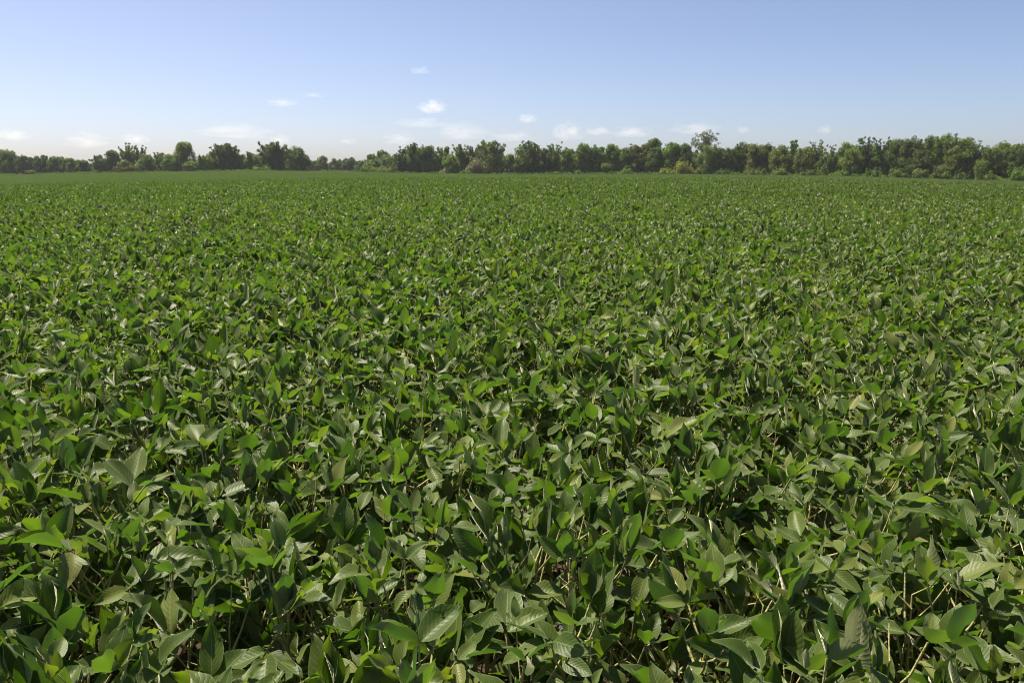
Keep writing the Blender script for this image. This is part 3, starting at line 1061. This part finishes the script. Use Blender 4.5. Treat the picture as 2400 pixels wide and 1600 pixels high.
# ------------------------------------------------------------------ clouds: thin bodies of water droplets
def cloud_material(name, dens):
    m, nt, N, L, out = new_mat(name)
    tc = N.new('ShaderNodeTexCoord')
    oi = N.new('ShaderNodeObjectInfo')
    mp = N.new('ShaderNodeVectorMath'); mp.operation = 'ADD'
    cb = N.new('ShaderNodeCombineXYZ')
    L.new(val(nt, 'MULTIPLY', oi.outputs['Random'], 40.0), cb.inputs[0])
    L.new(val(nt, 'MULTIPLY', oi.outputs['Random'], 17.0), cb.inputs[2])
    L.new(tc.outputs['Object'], mp.inputs[0]); L.new(cb.outputs[0], mp.inputs[1])
    nz = N.new('ShaderNodeTexNoise'); nz.inputs['Scale'].default_value = 1.9
    nz.inputs['Detail'].default_value = 4; nz.inputs['Roughness'].default_value = .6
    L.new(mp.outputs[0], nz.inputs['Vector'])
    ln = N.new('ShaderNodeVectorMath'); ln.operation = 'LENGTH'
    L.new(tc.outputs['Object'], ln.inputs[0])
    body = val(nt, 'SUBTRACT', 1.0, ln.outputs['Value'])
    d = val(nt, 'ADD', val(nt, 'MULTIPLY', body, 0.9), val(nt, 'MULTIPLY', val(nt, 'SUBTRACT', nz.outputs[0], .55), 2.2))
    d = val(nt, 'MULTIPLY', val(nt, 'MAXIMUM', d, 0.0), dens)
    pv = N.new('ShaderNodeVolumePrincipled')
    pv.inputs['Color'].default_value = (.98, .98, .98, 1)
    pv.inputs['Anisotropy'].default_value = .3
    L.new(d, pv.inputs['Density'])
    L.new(pv.outputs[0], out.inputs['Volume'])
    return m


def ico():
    import bmesh
    bm = bmesh.new(); bmesh.ops.create_icosphere(bm, subdivisions=3, radius=1.0)
    me = bpy.data.meshes.new('cloud'); bm.to_mesh(me); bm.free()
    return me


CLOUD_BASE = 1250.0
# column, row, width, height in photo pixels, relative thickness, label
CLOUDS = [
    (1014, 253, 62, 34, 1.6, 'brightest small puffy cloud above the tree line, left of centre'),
    (985, 166, 44, 18, .55, 'tiny faint cloud highest in the sky near the centre'),
    (662, 242, 64, 18, .8, 'thin flat cloud in the open sky left of centre'),
    (734, 224, 50, 12, .35, 'barely visible wisp beside the thin flat cloud'),
    (1236, 280, 46, 22, .9, 'small white cloud right of the brightest one'),
    (985, 289, 110, 26, .6, 'faint ragged cloud just below the brightest one'),
    (550, 310, 160, 38, .7, 'long pale cloud over the second clump of trees'),
    (655, 329, 46, 24, .6, 'small pale cloud over the isolated pair of trees'),
    (204, 332, 96, 34, .7, 'pale heap of cloud over the sky notch at left'),
    (318, 327, 56, 26, .7, 'small pale cloud above the two narrow tree tops'),
    (28, 318, 76, 26, .8, 'pale cloud touching the left edge of the picture'),
    (1080, 312, 120, 44, .7, 'wide pale heap of cloud below and right of the brightest one'),
    (935, 327, 70, 30, .6, 'low pale cloud over the dark centre-left trees'),
    (1200, 322, 96, 26, .6, 'low flat cloud over the dip in the centre trees'),
    (1332, 312, 70, 46, 1.0, 'upright white cloud right of the centre dip'),
    (1402, 309, 58, 20, 1.0, 'small white cloud, middle of the row right of centre'),
    (1478, 312, 86, 26, 1.0, 'elongated white cloud ending the row right of centre'),
    (1632, 304, 110, 30, .8, 'pale cloud behind the tall airy tree'),
    (1740, 305, 32, 18, .6, 'tiny cloud right of the tall airy tree'),
    (1934, 305, 30, 20, .7, 'tiny cloud over the thin airy tree near the right'),
    (815, 331, 40, 16, .5, 'tiny faint cloud over the low gap in the trees'),
]
for i, (u, v, w, h, k, lab) in enumerate(CLOUDS):
    d = pix_dir(u, v)
    Y = CLOUD_BASE / d.z
    me = ico()
    Wm, Hm = w * 1.25 / F0 * Y / 2, h * 1.3 / F0 * Y / 2
    mat = cloud_material('cloud_vapour', 0.66 * k / (Wm * .8))
    cr_ = random.Random(900 + i)
    p1, p2, p3 = (cr_.uniform(0, 6) for _ in range(3))
    for vt in me.vertices:                                 # lumpy body with a flatter underside
        c = vt.co
        s = 1 + .16 * math.sin(4 * c.x + p1) * math.cos(3 * c.y + p2) + .10 * math.sin(7 * c.z + p3 + 3 * c.x)
        c *= s
        if c.z < 0: c.z *= .6
    me.materials.append(mat)
    o = link('cloud', me)
    o.location = (d.x * Y, Y, CAM_Z + d.z * Y)
    o.scale = (Wm, Wm * .8, Hm)
    tag(o, lab, 'cloud', 'small clouds low in the sky')


# ------------------------------------------------------------------ the summer air
def build_haze():
    m, nt, N, L, out = new_mat('air')
    pv = N.new('ShaderNodeVolumePrincipled')
    pv.inputs['Color'].default_value = (0.90, 0.94, 1.0, 1)
    pv.inputs['Density'].default_value = 0.00013
    pv.inputs['Anisotropy'].default_value = 0.2
    L.new(pv.outputs[0], out.inputs['Volume'])
    x0, x1, y0, y1, z0, z1 = -600, 600, -60, 700, -12, 32
    v = [(x, y, z) for z in (z0, z1) for y in (y0, y1) for x in (x0, x1)]
    f = [(0, 2, 3, 1), (4, 5, 7, 6), (0, 1, 5, 4), (2, 6, 7, 3), (0, 4, 6, 2), (1, 3, 7, 5)]
    o = link('haze', make_mesh('haze', v, f, [m], False))
    tag(o, 'thin summer haze in the air over the field', 'haze', None, 'stuff')


build_haze()
